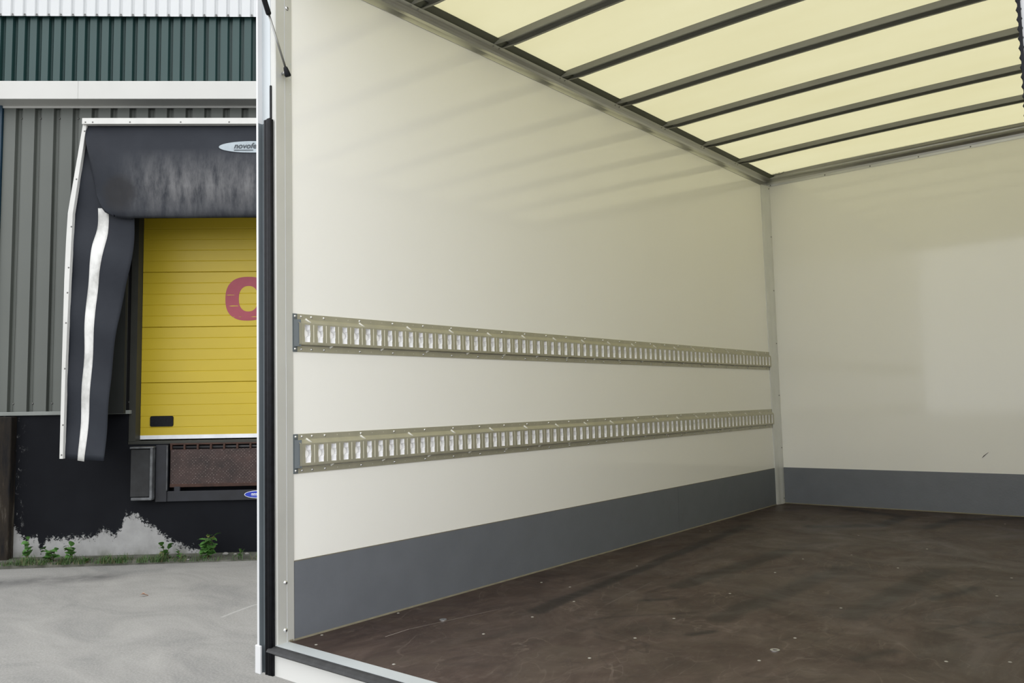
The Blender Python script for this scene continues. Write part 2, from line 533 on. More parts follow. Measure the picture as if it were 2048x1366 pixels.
def dirty_white(name):
    m = NT(name, 0.5)
    c = m.ramp(m.noise(5, 6, 0.65, m.mapped((1, 1, 0.6))), [(0.36, (0.45, 0.45, 0.43)), (0.55, (0.70, 0.70, 0.68)), (0.75, (0.80, 0.80, 0.78))])
    m.color(c)
    return m.mat
M['stripe'] = dirty_white('dirty_white_stripe')
M['trim_white'] = simple('shelter_trim_white', (0.5814, 0.5814, 0.5572), 0.45, vary=0.05, scale=5)


def rust_plate():
    m = NT('rusty_checker_plate', 0.5, 0.35, spec=0.5)
    v = m.n.new('ShaderNodeTexVoronoi'); v.inputs['Scale'].default_value = 42; v.inputs['Randomness'].default_value = 0.15
    m.l.new(m.mapped((1, 1, 1), (0, math.radians(45), 0)), v.inputs['Vector'])
    knob = m.ramp(v.outputs['Distance'], [(0.18, 1.0), (0.38, 0.0)])
    base = m.ramp(m.noise(4, 6, 0.65), [(0.3, (0.020, 0.014, 0.013)), (0.6, (0.052, 0.031, 0.027)), (0.8, (0.095, 0.058, 0.046))])
    m.color(m.mix(m.math('MULTIPLY', knob, 0.7), base, (0.27, 0.22, 0.20)))
    m.bump(knob, 0.6, 0.004)
    return m.mat
M['rust'] = rust_plate()
M['rust_plain'] = simple('rust_steel', (0.0425, 0.018, 0.011), 0.65, 0.2, vary=0.4, scale=14)
M['lev_frame'] = simple('black_painted_steel', (0.007, 0.008, 0.012), 0.55, vary=0.4, scale=8)
M['buffer_rub'] = simple('buffer_rubber', (0.012, 0.013, 0.014), 0.7, vary=0.5, scale=9)
M['buffer_steel'] = simple('buffer_steel_edge', (0.10, 0.105, 0.11), 0.5, 0.3, vary=0.5, scale=12)

# ------------------------------------------------------------------ yard
g = MB(); g.box(-60, 60, -60, 60, -0.4, 0.0)
struct(g.build('ground', M['asphalt']), 'worn grey asphalt yard in front of the loading dock', 'ground')

# ------------------------------------------------------------------ the van's load box (room)
W, L = 2.0, 3.886
T = Matrix.Translation((0, 0, ZF))

floor = MB().box(-0.02, W + 0.02, -0.022, L + 0.04, -0.05, 0.0).build('floor', M['floor'], matrix=T)
struct(floor, 'brown scuffed plywood load floor of the van', 'floor')
MB().box(-0.03, W + 0.03, -0.01, L + 0.05, -0.10, -0.051).build('floor_frame', M['dark'], floor)

wl_ = MB().box(-0.03, 0.0, 0.0, L + 0.03, -0.06, 2.205).build('wall_left', [M['panel']], matrix=T)
struct(wl_, 'glossy white panel side wall carrying the two lashing tracks', 'wall')
MB().box(-0.034, -0.030, 0.0, L + 0.03, -0.06, 2.20).build('outer_skin', M['body'], wl_)
wr_ = MB().box(W, W + 0.03, 0.0, L + 0.03, -0.06, 2.205).build('wall_right', [M['panel']], matrix=T)
struct(wr_, 'white panel side wall opposite the lashing tracks', 'wall')
wb_ = MB().box(0.0, W, L, L + 0.03, -0.06, 2.215).build('wall_back', [M['panel']], matrix=T)
struct(wb_, 'white panel wall at the far end of the load box', 'wall')
sc = MB()
sc.tube([(1.203, L - 0.001, 0.326), (1.214, L - 0.001, 0.338), (1.237, L - 0.001, 0.358)], [0.0008, 0.0022, 0.0008], 6)
sc.build('scuff_mark', M['dark'], wb_)

# grey skirtings
bl = MB().box(0.0, 0.0035, 0.0, 2.452, 0.004, 0.238).build('baseboard_left', M['skirt'], matrix=T)
struct(bl, 'dark grey kick strip along the foot of the side wall with the tracks', 'baseboard')
MB().box(0.0, 0.0035, 2.4535, L - 0.06, 0.004, 0.238).build('kick_board', M['skirt'], bl)
MB().prism([(0.0, 0.0), (0.007, 0.0), (0.0035, 0.005), (0.0, 0.005)], 'y', 0.0, L - 0.06).build('sealant_bead', M['sealant'], bl, fix=True)
MB().box(0.0, 0.0037, 0.0, L - 0.06, 0.238, 0.2405).build('top_bead', M['sealant'], bl)
bb = MB().box(0.0, W, L - 0.0035, L, 0.004, 0.238).build('baseboard_back', M['skirt'], matrix=T)
struct(bb, 'dark grey kick strip along the foot of the end wall', 'baseboard')
MB().prism([(L, 0.0), (L - 0.007, 0.0), (L - 0.0035, 0.005), (L, 0.005)], 'x', 0.02, W).build('sealant_bead', M['sealant'], bb, fix=True)
br = MB().box(W - 0.0035, W, 0.0, L, 0.004, 0.238).build('baseboard_right', M['skirt'], matrix=T)
struct(br, 'dark grey kick strip along the foot of the bare side wall', 'baseboard')

# translucent roof with its bows
def arch(x):
    return 2.2115 + 0.0145 * (1 - ((x - W / 2) / (W / 2)) ** 2)
roof = MB().grid(24, 40, lambda a, b: (-0.03 + a * (W + 0.06), -0.05 + b * (L + 0.1), arch(-0.03 + a * (W + 0.06)) + 0.002))
ceiling = roof.build('ceiling', M['roof'], matrix=T)
struct(ceiling, 'cream translucent roof sheet glowing with daylight above the load box', 'ceiling')
bm_ = MB()
prof = [(-0.036, 0.0), (-0.029, -0.023), (-0.021, -0.023), (-0.022, -0.021), (-0.027, -0.003), (0.027, -0.003),
        (0.024, -0.021), (0.020, -0.021), (0.019, -0.023), (0.031, -0.023), (0.035, 0.0)]
xs = [0.0455 + i * (W - 0.091) / 24 for i in range(25)]
for i, x in enumerate(xs):
    for (dy, dz) in prof:
        bm_.v.append((x, dy, arch(x) + dz * min(1.0, 0.70 + (min(x, W - x) - 0.0455) / 0.25)))
n = len(prof)
for i in range(24):
    for k in range(n):
        l = (k + 1) % n
        bm_.poly((i * n + k, i * n + l, (i + 1) * n + l, (i + 1) * n + k))
bm_.poly(list(range(n))); bm_.poly([24 * n + k for k in range(n)])
bow_mesh = bm_.build('roof_bow', M['alu_bow'], ceiling, fix=True)
bow_mesh.location = (0, 0.06, 0)
copies(bow_mesh.data, 'roof_bow', [(0, 0.53 + 0.4675 * i, 0) for i in range(7)], ceiling)

# rails under the roof edge and corner post
def rail_profile(sx, x0):
    p = [(0.0035, 2.150), (0.0042, 2.169), (0.0062, 2.179), (0.0125, 2.187), (0.024, 2.192), (0.045, 2.1955),
         (0.0452, 2.1975), (0.041, 2.1985), (0.041, 2.2070), (-0.03, 2.2085), (-0.03, 2.22), (-0.04, 2.22), (-0.04, 2.150)]
    return [(x0 + sx * a, b) for a, b in p]
rail_l = MB().prism(rail_profile(1, 0.0), 'y', 0.0, L).build('trim_1', M['rail'], matrix=T, fix=True)
struct(rail_l, 'coved metal roof rail along the top of the side wall with the tracks', 'rail')
for x0, sx, par in ((0.0, 1, rail_l),):
    MB().prism([(x0 + sx * a, b) for a, b in ((0.0405, 2.1990), (0.044, 2.1990), (0.078, 2.2075), (0.078, 2.2085), (0.0405, 2.2085))], 'y', 0.0, L).build('roof_flange', M['flange'], par, fix=True)
rail_r = MB().prism(rail_profile(-1, W), 'y', 0.0, L).build('trim_2', M['rail'], matrix=T, fix=True)
struct(rail_r, 'coved metal roof rail along the top of the bare side wall', 'rail')
pb = [(0.003, 2.152), (0.0045, 2.166), (0.009, 2.178), (0.020, 2.189), (0.049, 2.198), (0.050, 2.201), (0.045, 2.204), (0.050, 2.211),
      (0.064, 2.219), (0.066, 2.222), (0.066, 2.2265), (-0.03, 2.2265), (-0.03, 2.152)]
rail_b = MB().prism([(L - a, b) for a, b in pb], 'x', 0.0, W).build('trim_3', M['rail'], matrix=T, fix=True)
struct(rail_b, 'ribbed metal header rail along the top of the end wall', 'rail')
br_ = MB().prism([(0.045, 2.212), (0.14, 2.212), (0.15, 2.217), (0.16, 2.224), (0.045, 2.224)], 'y', L - 0.075, L - 0.060).build('corner_bracket', M['rail'], rail_b, fix=True)
rivet_small = MB().dome((0, 0, 0), (0, -1, 0), 0.0042, 0.003, 8).mesh('rivet', M['screw_dark'])
copies(rivet_small, 'rivet', [(0.40 + 0.285 * i, L - 0.0046, 2.160) for i in range(6)] + [(0.030, L - 0.0046, 2.160)], rail_b)
copies(rivet_small, 'rivet', [(0.10, L - 0.0755, 2.2175), (0.122, L - 0.0755, 2.2175)], rail_b)
rivet_x = MB().dome((0, 0, 0), (0.5, 0, -0.85), 0.0042, 0.003, 8).mesh('rivet', M['alu_bow'])
sp = []
for i in range(8):
    y = 0.0625 + 0.4675 * i
    sp += [(0.036, y - 0.025, 2.1928), (0.036, y + 0.012, 2.1928)]
copies(rivet_x, 'rivet', sp, rail_l)

post = [(0.0, L - 0.107), (0.006, L - 0.107), (0.012, L - 0.088), (0.016, L - 0.060), (0.024, L - 0.034), (0.0225, L - 0.030), (0.024, L - 0.012), (0.022, L), (0.0, L)]
corner = MB().prism(post, 'z', 0.0, 2.152).build('trim_4', M['post_alu'], matrix=T, fix=True)
struct(corner, 'aluminium corner post where the side wall meets the end wall', 'post')
rivet_p = MB().dome((0, 0, 0), (0.85, -0.5, 0), 0.0042, 0.003, 8).mesh('rivet', M['screw_dark'])
copies(rivet_p, 'rivet', [(0.0236, L - 0.022, z) for z in (2.135, 1.80, 1.43, 1.07, 0.72, 0.37, 0.035)], corner)

# rear frame: left post with its seal
zb, zt = -0.088, 2.225
prof_in = [(0.0, 0.001), (0.0035, 0.001), (0.0035, -0.0238), (0.0022, -0.0243), (0.0022, -0.0262), (0.0035, -0.0267), (0.0035, -0.058), (0.0012, -0.061),
           (-0.010, -0.066), (-0.050, -0.066), (-0.050, -0.001), (-0.02, 0.001)]
rp = MB().prism(prof_in, 'z', 0.0, zt).build('trim_5', [M['alu_matt']], matrix=T, fix=True)
struct(rp, 'aluminium rear door post at the edge of the tracked side wall', 'post')
MB().prism([(-0.010, -0.066), (0.0012, -0.061), (-0.004, -0.055), (-0.05, -0.055), (-0.05, -0.066)], 'z', zb, 0.0).build('post_foot', M['white_edge'], rp, fix=True)
MB().prism([(0.0036, -0.0243), (0.0046, -0.0252), (0.0036, -0.0262), (0.0022, -0.0252)], 'z', 0.0, zt).build('bead_line', M['white_edge'], rp, fix=True)
MB().prism([(-0.068, -0.083), (-0.0585, -0.083), (-0.0585, -0.060), (-0.050, -0.058), (-0.050, 0.0), (-0.068, 0.0)], 'z', zb, zt).build('outer_edge_profile', M['white_edge'], rp, fix=True)
MB().prism([(-0.0585, -0.082), (-0.0565, -0.082), (-0.0565, -0.0685), (-0.009, -0.0675), (-0.009, -0.0655), (-0.0585, -0.0655)], 'z', zb, 1.62).build('recess_strip', M['grey_recess'], rp, fix=True)
MB().box(-0.0585, -0.014, -0.0672, -0.0655, 1.62, zt).build('upper_channel', M['alu'], rp)
MB().box(-0.014, -0.008, -0.070, -0.0655, 1.62, 1.735).build('seal_end_strip', M['rubber'], rp)
seal = MB()
for cx, rad in ((-0.0255, 0.0075), (-0.0175, 0.0060), (-0.0105, 0.0070), (-0.004, 0.0055)):
    seal.tube([(cx, -0.075, zb + 0.002), (cx, -0.075, 0.8), (cx, -0.075, 1.625 + cx * 0.1)], rad, 10)
seal.box(-0.031, 0.001, -0.0755, -0.067, zb, 1.622)
seal.build('rubber_seal', M['rubber'], rp)
cap = MB().prism([(-0.073, -0.088), (-0.045, -0.088), (-0.045, -0.081), (-0.066, -0.081), (-0.066, -0.055), (-0.073, -0.055)], 'z', zb, -0.004)
cap.build('corner_cap', M['white_edge'], rp, fix=True, bevel=0.002)
scr = MB(); scr.dome((0, 0, 0), (1, 0, 0), 0.0072, 0.0045, 14); scr.tube([(0.0042, 0, 0), (0.0050, 0, 0)], 0.0022, 6, 1)
scr_me = scr.mesh('screw', [M['rivet'], M['dark']])
copies(scr_me, 'screw', [(0.0035, -0.0315, 0.038), (0.0035, -0.0305, 0.180), (0.0035, -0.016, 2.003)], rp)
dot = MB().dome((0, 0, 0), (1, 0, 0), 0.0022, 0.001, 8).mesh('pop_rivet', M['alu'])
copies(dot, 'pop_rivet', [(0.0035, -0.004, z) for z in (1.72, 1.77, 1.82)], rp)

# rear frame: right post with toothed seal
rp2 = MB().prism([(W - 0.0, 0.001), (W + 0.012, -0.060), (W + 0.012, -0.066), (W + 0.075, -0.066), (W + 0.075, 0.0), (W + 0.03, 0.001)], 'z', zb, zt).build('trim_6', M['white_edge'], matrix=T, fix=True)
struct(rp2, 'white rear door post with a toothed dark seal at the upper right edge', 'post')
tooth = MB()
tooth.box(W + 0.0085, W + 0.0125, -0.072, -0.060, 0.0, zt)
for i in range(100):
    z = 0.05 + i * 0.0155
    tooth.tube([(W + 0.0095, -0.066, z - 0.0062), (W + 0.0095, -0.066, z), (W + 0.0095, -0.066, z + 0.0062)], [0.0015, 0.0042, 0.0015], 8)
tooth.build('toothed_seal', M['rubber'], rp2)
MB().box(-0.05, W + 0.05, -0.06, -0.001, 2.225, 2.33).build('rear_header', M['alu_matt'], rp2)

# threshold with rubber nose
sill = MB().prism([(-0.066, -0.0), (-0.020, 0.0012), (-0.018, -0.03), (-0.060, -0.03)], 'x', 0.0, W).build('trim_7', M['alu'], matrix=T, fix=True)
struct(sill, 'pale aluminium threshold strip at the rear edge of the load floor', 'threshold')
nose = [(-0.066, -0.001), (-0.075, -0.003), (-0.086, -0.009), (-0.090, -0.015), (-0.086, -0.017), (-0.077, -0.022), (-0.066, -0.030), (-0.060, -0.03), (-0.060, -0.003)]
MB().prism(nose, 'x', -0.012, W).build('rubber_nose', M['rubber_dusty'], sill, fix=True)
MB().box(-0.004, W + 0.01, -0.068, -0.055, -0.088, -0.026).build('rear_panel', M['white_paint'], sill)
MB().box(-0.001, 0.006, -0.020, -0.004, -0.001, 0.006).build('sealant_blob', M['sealant'], sill, bevel=0.002)

# ------------------------------------------------------------------ lashing tracks
def make_track(z0, z1, label):
    root = empty('lashing_track', T @ Matrix.Translation((0, 0, z0)))
    tag(root, label, 'track', 'slotted lashing tracks on the side wall')
    h = z1 - z0
    ya, yb = 0.016, L - 0.108
    fl, rise, d = 0.0185, 0.012, 0.016
    # profile pieces (x, z)
    m = MB()
    m.box(0.0002, 0.0025, ya, yb, 0.0, fl)                                   # flanges
    m.box(0.0002, 0.0025, ya, yb, h - fl, h)
    m.prism([(0.0025, fl + 0.001), (d, fl + 0.0042), (d, fl + 0.0065), (0.0005, fl + 0.004)], 'y', ya, yb)    # lower web
    m.prism([(0.0025, h - fl + 0.001), (0.0045, h - fl + 0.0005), (0.006, h - fl - 0.003), (d, h - fl - rise), (d - 0.002, h - fl - rise), (0.0005, h - fl)], 'y', ya, yb)
    za, zc = fl + 0.006, h - fl - rise                                       # face limits
    # face with real slots
    sw, sh, bl_ = 0.0098, 0.0275, 0.0016
    zm = (za + zc) / 2 + 0.001
    outl = []
    for t in (-1, -0.72, -0.46, -0.28, 0, 0.28, 0.46, 0.72, 1):
        outl.append((sw + (bl_ if abs(t) < 0.2 else bl_ * 0.75 if abs(t) < 0.35 else 0), t * sh))
    outl = outl + [(-a, b) for a, b in outl[::-1]]
    no = len(outl)
    ys = [0.047 + 0.05 * i for i in range(75)]
    prev = ya
    for i, y in enumerate(ys):
        y0, y1 = prev, min(y + 0.025, yb)
        prev = y1
        b = len(m.v)
        # rectangle points matched to outline
        for (dy, dz) in outl:
            m.v.append((d, y + dy, zm + dz))
        for (dy, dz) in outl:
            yy = y1 if dy > 0 else y0
            t = dz / sh
            m.v.append((d, yy, zm + t * (zc - zm) if t > 0 else zm + t * (zm - za)))
        for (dy, dz) in outl:
            t = abs(dz) / sh
            k = 0.0150 if t < 0.2 else 0.0130 if t < 0.35 else 0.0050
            m.v.append((0.0012, y + math.copysign(k, dy), zm + dz * 0.93))
        for k in range(no):
            l = (k + 1) % no
            m.poly((b + k, b + l, b + no + l, b + no + k))
            m.poly((b + 2 * no + k, b + 2 * no + l, b + l, b + k), 1)
    m.box(d - 0.001, d, prev, yb, za, zc)
    for i in range(len(ys) - 1):                                             # pressed ribs between the slots
        y = ys[i] + 0.025
        m.prism([(d, y - 0.0022), (d + 0.0016, y), (d, y + 0.0022)], 'z', zm - 0.028, zm + 0.028)
    pl = m.build('slotted_plate', [M['zinc'], M['zinc_lit']], root, fix=True)
    # plastic end piece
    e = MB()
    e.box(0.0002, 0.0042, -0.001, 0.017, 0.0, h)
    e.prism([(0.0042, 0.004), (0.0042, 0.017), (d + 0.001, 0.022), (d - 0.002, 0.022)], 'z', fl - 0.002, h - fl)
    e.build('end_cap', M['endcap'], root, fix=True, bevel=0.0015)
    e = MB(); e.box(0.0002, 0.004, yb, yb + 0.004, 0.0, h); e.build('end_cap', M['endcap'], root)
    # rivets
    rv = MB().dome((0, 0, 0), (1, 0, 0), 0.0045, 0.0034, 8).mesh('rivet', M['rivet'])
    spots = []
    ry = [0.0085, 0.033, 0.072, 0.122] + [0.272 + 0.15 * i for i in range(24)]
    for y in ry:
        x = 0.0042 if y < 0.02 else 0.0025
        spots += [(x, y, 0.0085), (x, y, h - 0.0085)]
    copies(rv, 'rivet', spots, root)
    dm = MB()
    for i in range(75):
        y = 0.022 + 0.05 * i
        if min(abs(y - q) for q in ry) < 0.012: continue
        for z in (0.0085, h - 0.0085):
            dm.dome((0.0025, y, z), (1, 0, 0), 0.0014, 0.0006, 6, rings=2)
    o = dm.build('dimples', M['clip'], root); o['kind'] = 'stuff'
    # pale slanting clips across the edges
    c1 = MB().tube([(0.004, -0.004, 0.006), (0.009, 0.004, -0.001), (0.0145, 0.010, -0.006)], [0.0036, 0.003, 0.0018], 6).mesh('clip', M['clip'])
    c2 = MB().tube([(0.003, -0.006, -0.005), (0.009, 0.0, 0.001), (0.0145, 0.006, 0.007)], [0.0036, 0.003, 0.0022], 6).mesh('clip', M['clip'])
    copies(c1, 'clip', [(0, 0.052 + 0.22 * i, h - fl - 0.003) for i in range(17)], root)
    copies(c2, 'clip', [(0, 0.15 + 0.22 * i, fl + 0.002) for i in range(17)], root)
    return root
make_track(0.8894, 1.0106, 'grey slotted metal lashing track, the upper of two on the white wall')
make_track(0.5069, 0.6298, 'grey slotted metal lashing track, the lower of two on the white wall')

# ------------------------------------------------------------------ gas strut on the rear post
gs = empty('gas_strut', T @ Matrix.Translation((0.0035, -0.040, 1.772)))
tag(gs, 'thin gas strut with black end fittings on the rear door post', 'strut')
p0 = Vector((0.024, 0.004, 0.012)); d_ = Vector((0.0, -0.071, 0.180)).normalized()
MB().tube([p0, p0 + d_ * 0.185], 0.0036, 10).build('rod', M['steel_rod'], gs)
MB().tube([p0 + d_ * 0.172, p0 + d_ * 0.176, p0 + d_ * 0.60], [0.0066, 0.0085, 0.0085], 14).build('cylinder', M['rubber'], gs)
MB().tube([p0 - d_ * 0.020, p0 - d_ * 0.016, p0 + d_ * 0.004, p0 + d_ * 0.010], [0.0085, 0.0105, 0.0075, 0.0060], 12).build('end_fitting', M['rubber'], gs)
MB().tube([(0, 0.006, 0.008), (0.024, 0.006, 0.008)], 0.005, 10).build('ball_stud', M['rivet'], gs)

# ------------------------------------------------------------------ floor bits
scm = MB().dome((0, 0, 0), (0, 0, 1), 0.0050, 0.0012, 10, rings=2).mesh('screw_head', M['screw_pale'])
pts = [(0.125, 2.564), (0.823, 2.8), (0.958, 2.258), (0.815, 2.058), (0.824, 1.725), (0.831, 1.29), (1.223, 1.297), (1.228, 0.874), (1.228, 0.616),
       (1.2, 2.07), (1.192, 2.576), (1.35, 3.553), (1.597, 2.097), (1.604, 1.753), (0.832, 0.871), (0.844, 0.61), (0.842, 0.373), (0.438, 0.385),
       (0.438, 0.629), (0.432, 0.02), (0.096, 0.012), (0.022, 0.411), (0.024, 0.088), (0.429, 0.879), (0.141, 1.063), (0.282, 1.059), (0.287, 1.544), (1.761, 0.972), (1.628, 0.885), (0.842, 0.02), (1.228, 0.3), (1.6, 0.5)]
copies(scm, 'screw_head', [(x, y, 0.0) for x, y in pts], floor)

def washer(x, y, ro, ri, label):
    m = MB(); seg = 24; h = 0.002
    for r, z in ((ro, 0), (ro, h), (ri, h), (ri, 0)):
        for k in range(seg):
            t = 2 * math.pi * k / seg
            m.v.append((r * math.cos(t), r * math.sin(t), z))
    for a in range(4):
        for k in range(seg):
            l = (k + 1) % seg; c = (a + 1) % 4
            m.poly((a * seg + k, a * seg + l, c * seg + l, c * seg + k))
    o = m.build('washer', M['rivet'], fix=True, matrix=T @ Matrix.Translation((x, y, 0.0002)))
    return tag(o, label, 'washer', 'steel washers on the load floor')
washer(1.228, 0.725, 0.0135, 0.0065, 'flat steel washer with open centre lying on the brown floor')
washer(0.216, 0.433, 0.0125, 0.0030, 'small steel washer on the brown floor close to the grey kick strip')

# ------------------------------------------------------------------ the loading dock building
bd = Vector((0.74128, 0.67113, -0.00937)).normalized()
bu = (Vector((0, 0, 1)) - bd * bd.z).normalized()
by_ = bu.cross(bd)
B = Matrix((bd, by_, bu)).transposed().to_4x4()
B.translation = Vector((-5.48974, 3.44930, 0.0))
# building space: x along the wall, y into the wall (-y towards the yard), z up

core = MB()
core.box(-4.2, -1.36, 0.06, 0.5, 0, 6.7); core.box(-1.36, 1.80, 0.06, 0.5, 3.95, 6.7); core.box(1.80, 3.8, 0.06, 0.5, 0, 6.7)
core.box(-1.36, 1.80, 0.32, 0.5, 0, 3.95)
wall_dock = core.build('wall_dock', M['blackgap'], matrix=B)
struct(wall_dock, 'loading dock building clad in ribbed metal sheets', 'building')

def sheet(u0, z0, z1, pitch, crown, depth, ribs, front, mat, name, slope=0.008, scallop=0.0, mid=0.0):
    """one trapezoid-profiled metal sheet"""
    line = []
    tr = pitch - crown - 2 * slope
    for i in range(ribs):
        u = u0 + i * pitch
        line += [(u, depth), (u + tr * 0.48, depth)]
        if mid: line += [(u + tr * 0.5, depth - mid), (u + tr * 0.55, depth)]
        line += [(u + tr, depth), (u + tr + slope, 0.0), (u + tr + slope + crown, 0.0)]
        if i == ribs - 1: line.append((u + pitch, depth))
    m = MB()
    k = len(line)
    for t in (0, 1):
        for (u, dd) in line:
            z = z1 if t else z0 - (scallop if dd > 0.001 else 0)
            m.v.append((u, -front + dd, z))
    for i in range(k - 1):
        m.poly((i, i + 1, k + i + 1, k + i))
    return m.build(name, mat, wall_dock)

for i in range(5):                      # grey-green sheets left of and over the door
    u0 = -2.80 + i * 0.6
    if i < 2: sheet(u0, 1.52, 4.83, 0.2, 0.125, 0.042, 3, 0.0, M['greygreen'], 'cladding_sheet', mid=0.004)
sheet(-2.80 + 1.2, 1.52, 4.83, 0.2, 0.125, 0.042, 1, 0.0, M['greygreen'], 'cladding_sheet', mid=0.004)
for i in range(8):
    sheet(-1.40 + i * 0.6, 3.75, 4.83, 0.2, 0.125, 0.042, 3, 0.0, M['greygreen'], 'cladding_sheet', mid=0.004)
sheet(1.80, 1.52, 3.75, 0.2, 0.125, 0.042, 10, 0.0, M['greygreen'], 'cladding_sheet', mid=0.004)
sheet(-3.92, 1.52, 4.83, 0.2, 0.125, 0.042, 5, 0.0, M['greygreen'], 'cladding_sheet', mid=0.004)
for i in range(8):
    sheet(-4.18 + i * 1.0 + 0.005, 4.96, 5.78, 0.125, 0.070, 0.045, 8, 0.20, M['green'], 'green_sheet', slope=0.006, mid=0.006)
    sheet(-4.18 + i * 1.0 + 0.005, 5.712, 6.70, 0.125, 0.085, 0.020, 8, 0.245, M['whitesheet'], 'white_sheet', slope=0.010, scallop=-0.012)
scw = MB().dome((0, 0, 0), (0, -1, 0), 0.010, 0.006, 8).mesh('cladding_screw', M['screw_dark'])
copies(scw, 'cladding_screw', [(-2.60 + 0.2 * i + 0.035, -0.0 + 0.036, 4.70) for i in range(14)], wall_dock)
copies(scw, 'cladding_screw', [(-2.60 + 0.2 * i + 0.035, 0.036, 1.62) for i in range(7)], wall_dock)
copies(scw, 'cladding_screw', [(-4.18 + 0.125 * i + 0.014, -0.238, 5.735) for i in range(4, 40)], wall_dock)

fa = MB().box(-4.2, 3.8, -0.215, 0.05, 4.822, 5.018).build('trim_8', M['fascia'], matrix=B, bevel=0.004)
struct(fa, 'white horizontal fascia band under the green cladding', 'fascia')
MB().box(-4.2, 3.8, -0.016, 0.0, 4.798, 4.821).build('drip_strip', M['fascia'], fa)
MB().box(-1.857, -1.853, -0.2165, -0.214, 4.824, 5.016).build('fascia_joint', M['fascia_joint'], fa)
sl_ = MB().box(-4.2, -1.33, -0.030, 0.03, 1.495, 1.535).build('trim_9', M['ledge'], matrix=B, bevel=0.004)
MB().box(1.82, 3.8, -0.030, 0.03, 1.495, 1.535).build('sill_length', M['ledge'], sl_)
struct(sl_, 'thin grey metal sill at the foot of the ribbed cladding', 'sill')
bcol = MB().box(-2.92, -2.738, -0.03, 0.05, 1.53, 4.822).build('trim_10', M['blue_col'], matrix=B, bevel=0.004)
struct(bcol, 'narrow dark blue metal strip beside the grey ribbed cladding', 'strip')

pl = MB(); pl.box(-4.2, -1.36, 0.0, 0.4, -0.2, 1.50); pl.box(-1.36, -0.935, 0.0, 0.4, -0.2, 1.175); pl.box(-0.935, 1.80, 0.0, 0.4, -0.2, 0.575); pl.box(1.80, 3.8, 0.0, 0.4, -0.2, 1.5)
pl.box(-0.935, 1.80, 0.12, 0.4, 0.5, 1.20)
plo = pl.build('wall_plinth', M['plinth'], matrix=B)
struct(plo, 'black painted concrete dock wall peeling to bare grey at its foot', 'wall')
bt = MB().box(-3.3, -2.500, -0.10, 0.02, -0.2, 1.487)
bto = bt.build('wall_buttress', M['buttress'], matrix=B, bevel=0.012)
struct(bto, 'brown stained concrete buttress at the left end of the dock wall', 'buttress')
cb = MB().prism([(0.02, 0.035), (-0.04, 0.030), (-0.16, 0.018), (-0.31, 0.012), (-0.33, -0.02), (0.02, -0.1)], 'x', -4.2, 3.8)
cbo = cb.build('trim_11', M['curb'], matrix=B, fix=True)
struct(cbo, 'dirty concrete gutter strip along the foot of the dock wall', 'gutter')

# sectional door
door = empty('door_1', B @ Matrix.Translation((0, 0, 1.22)))
struct(door, 'yellow sectional dock door with a faded red letter', 'door')
def panel_mesh(h):
    m = MB(); line = [(0.0, 0.004)]
    nb = 5
    for i in range(1, nb):
        z = h * i / nb
        line += [(0.0, z - 0.005), (0.0035, z), (0.0, z + 0.005)]
    line += [(0.0, h - 0.004), (0.006, h), (0.04, h), (0.04, 0.0), (0.006, 0.0)]
    m.prism([(0.14 + a, b) for a, b in line], 'x', -1.285, 1.72)
    me = m.mesh('door_panel', M['yellow'])
    return me
pm = panel_mesh(0.597)
for i in range(4):
    o = place('door_panel', pm, door); o.location = (0, 0, 0.005 + 0.6 * i)
MB().box(-1.285, 1.72, 0.136, 0.16, 0.0, 0.042).build('bottom_strip', M['badge_white'], door)
hd = MB()
outl = []
for cx, cz, a0 in ((-0.955, 0.228, 0), (-1.164, 0.228, 90), (-1.164, 0.152, 180), (-0.955, 0.152, 270)):
    for k in range(5):
        t = math.radians(a0 + k * 22.5); outl.append((cx + 0.018 * math.cos(t), cz + 0.018 * math.sin(t)))
hd.prism(outl, 'y', 0.128, 0.145)
ho = hd.build('handle', M['rubber'], door, fix=True, bevel=0.003)
MB().box(-1.15, -0.97, 0.1265, 0.130, 0.165, 0.215).build('handle_pocket', M['rubber'], ho)
# the letter: painted ring
lt = MB(); seg = 64
def se(cx, cz, rx, rz, e, t):
    c, s = math.cos(t), math.sin(t)
    return (cx + rx * math.copysign(abs(c) ** (2 / e), c), cz + rz * math.copysign(abs(s) ** (2 / e), s))
cO, zO = -0.158, 2.724 - 1.22
for k in range(seg):
    t = 2 * math.pi * k / seg
    a = se(cO, zO, 0.243, 0.240, 2.5, t); b = se(cO + 0.004, zO, 0.104, 0.140, 2.3, t)
    lt.v += [(a[0], 0.1385, a[1]), (b[0], 0.1385, b[1])]
for k in range(seg):
    l = (k + 1) % seg
    lt.poly((2 * k, 2 * k + 1, 2 * l + 1, 2 * l))
lo = lt.build('letter_o', M['red'], door, solid=0.0008)
wear = MB()
for x0, x1, z, hh in ((-0.40, -0.30, 1.546, .003), (-0.365, -0.258, 1.426, .005), (-0.335, -0.30, 1.306, .003), (-0.262, -0.235, 1.306, .003), (-0.13, -0.02, 1.306, .004)):
    wear.prism([(x0, z), (x0 + 0.03, z - hh), (x1, z - hh * .6), (x1 - 0.01, z + hh * .5), (x0 + 0.04, z + hh)], 'y', 0.1368, 0.138)
wear.build('paint_wear', M['yellow'], lo, fix=True)
jm = MB(); jm.box(-1.358, -1.288, 0.02, 0.18, 1.2, 3.95); jm.box(1.725, 1.80, 0.02, 0.18, 1.2, 3.95); jm.box(-1.36, 1.80, 0.02, 0.18, 3.62, 3.95)
jm.box(-1.36, 1.80, 0.02, 0.34, 1.175, 1.205)
jo = jm.build('trim_12', M['jamb'], matrix=B)
struct(jo, 'dark frame around the yellow dock door', 'door frame')

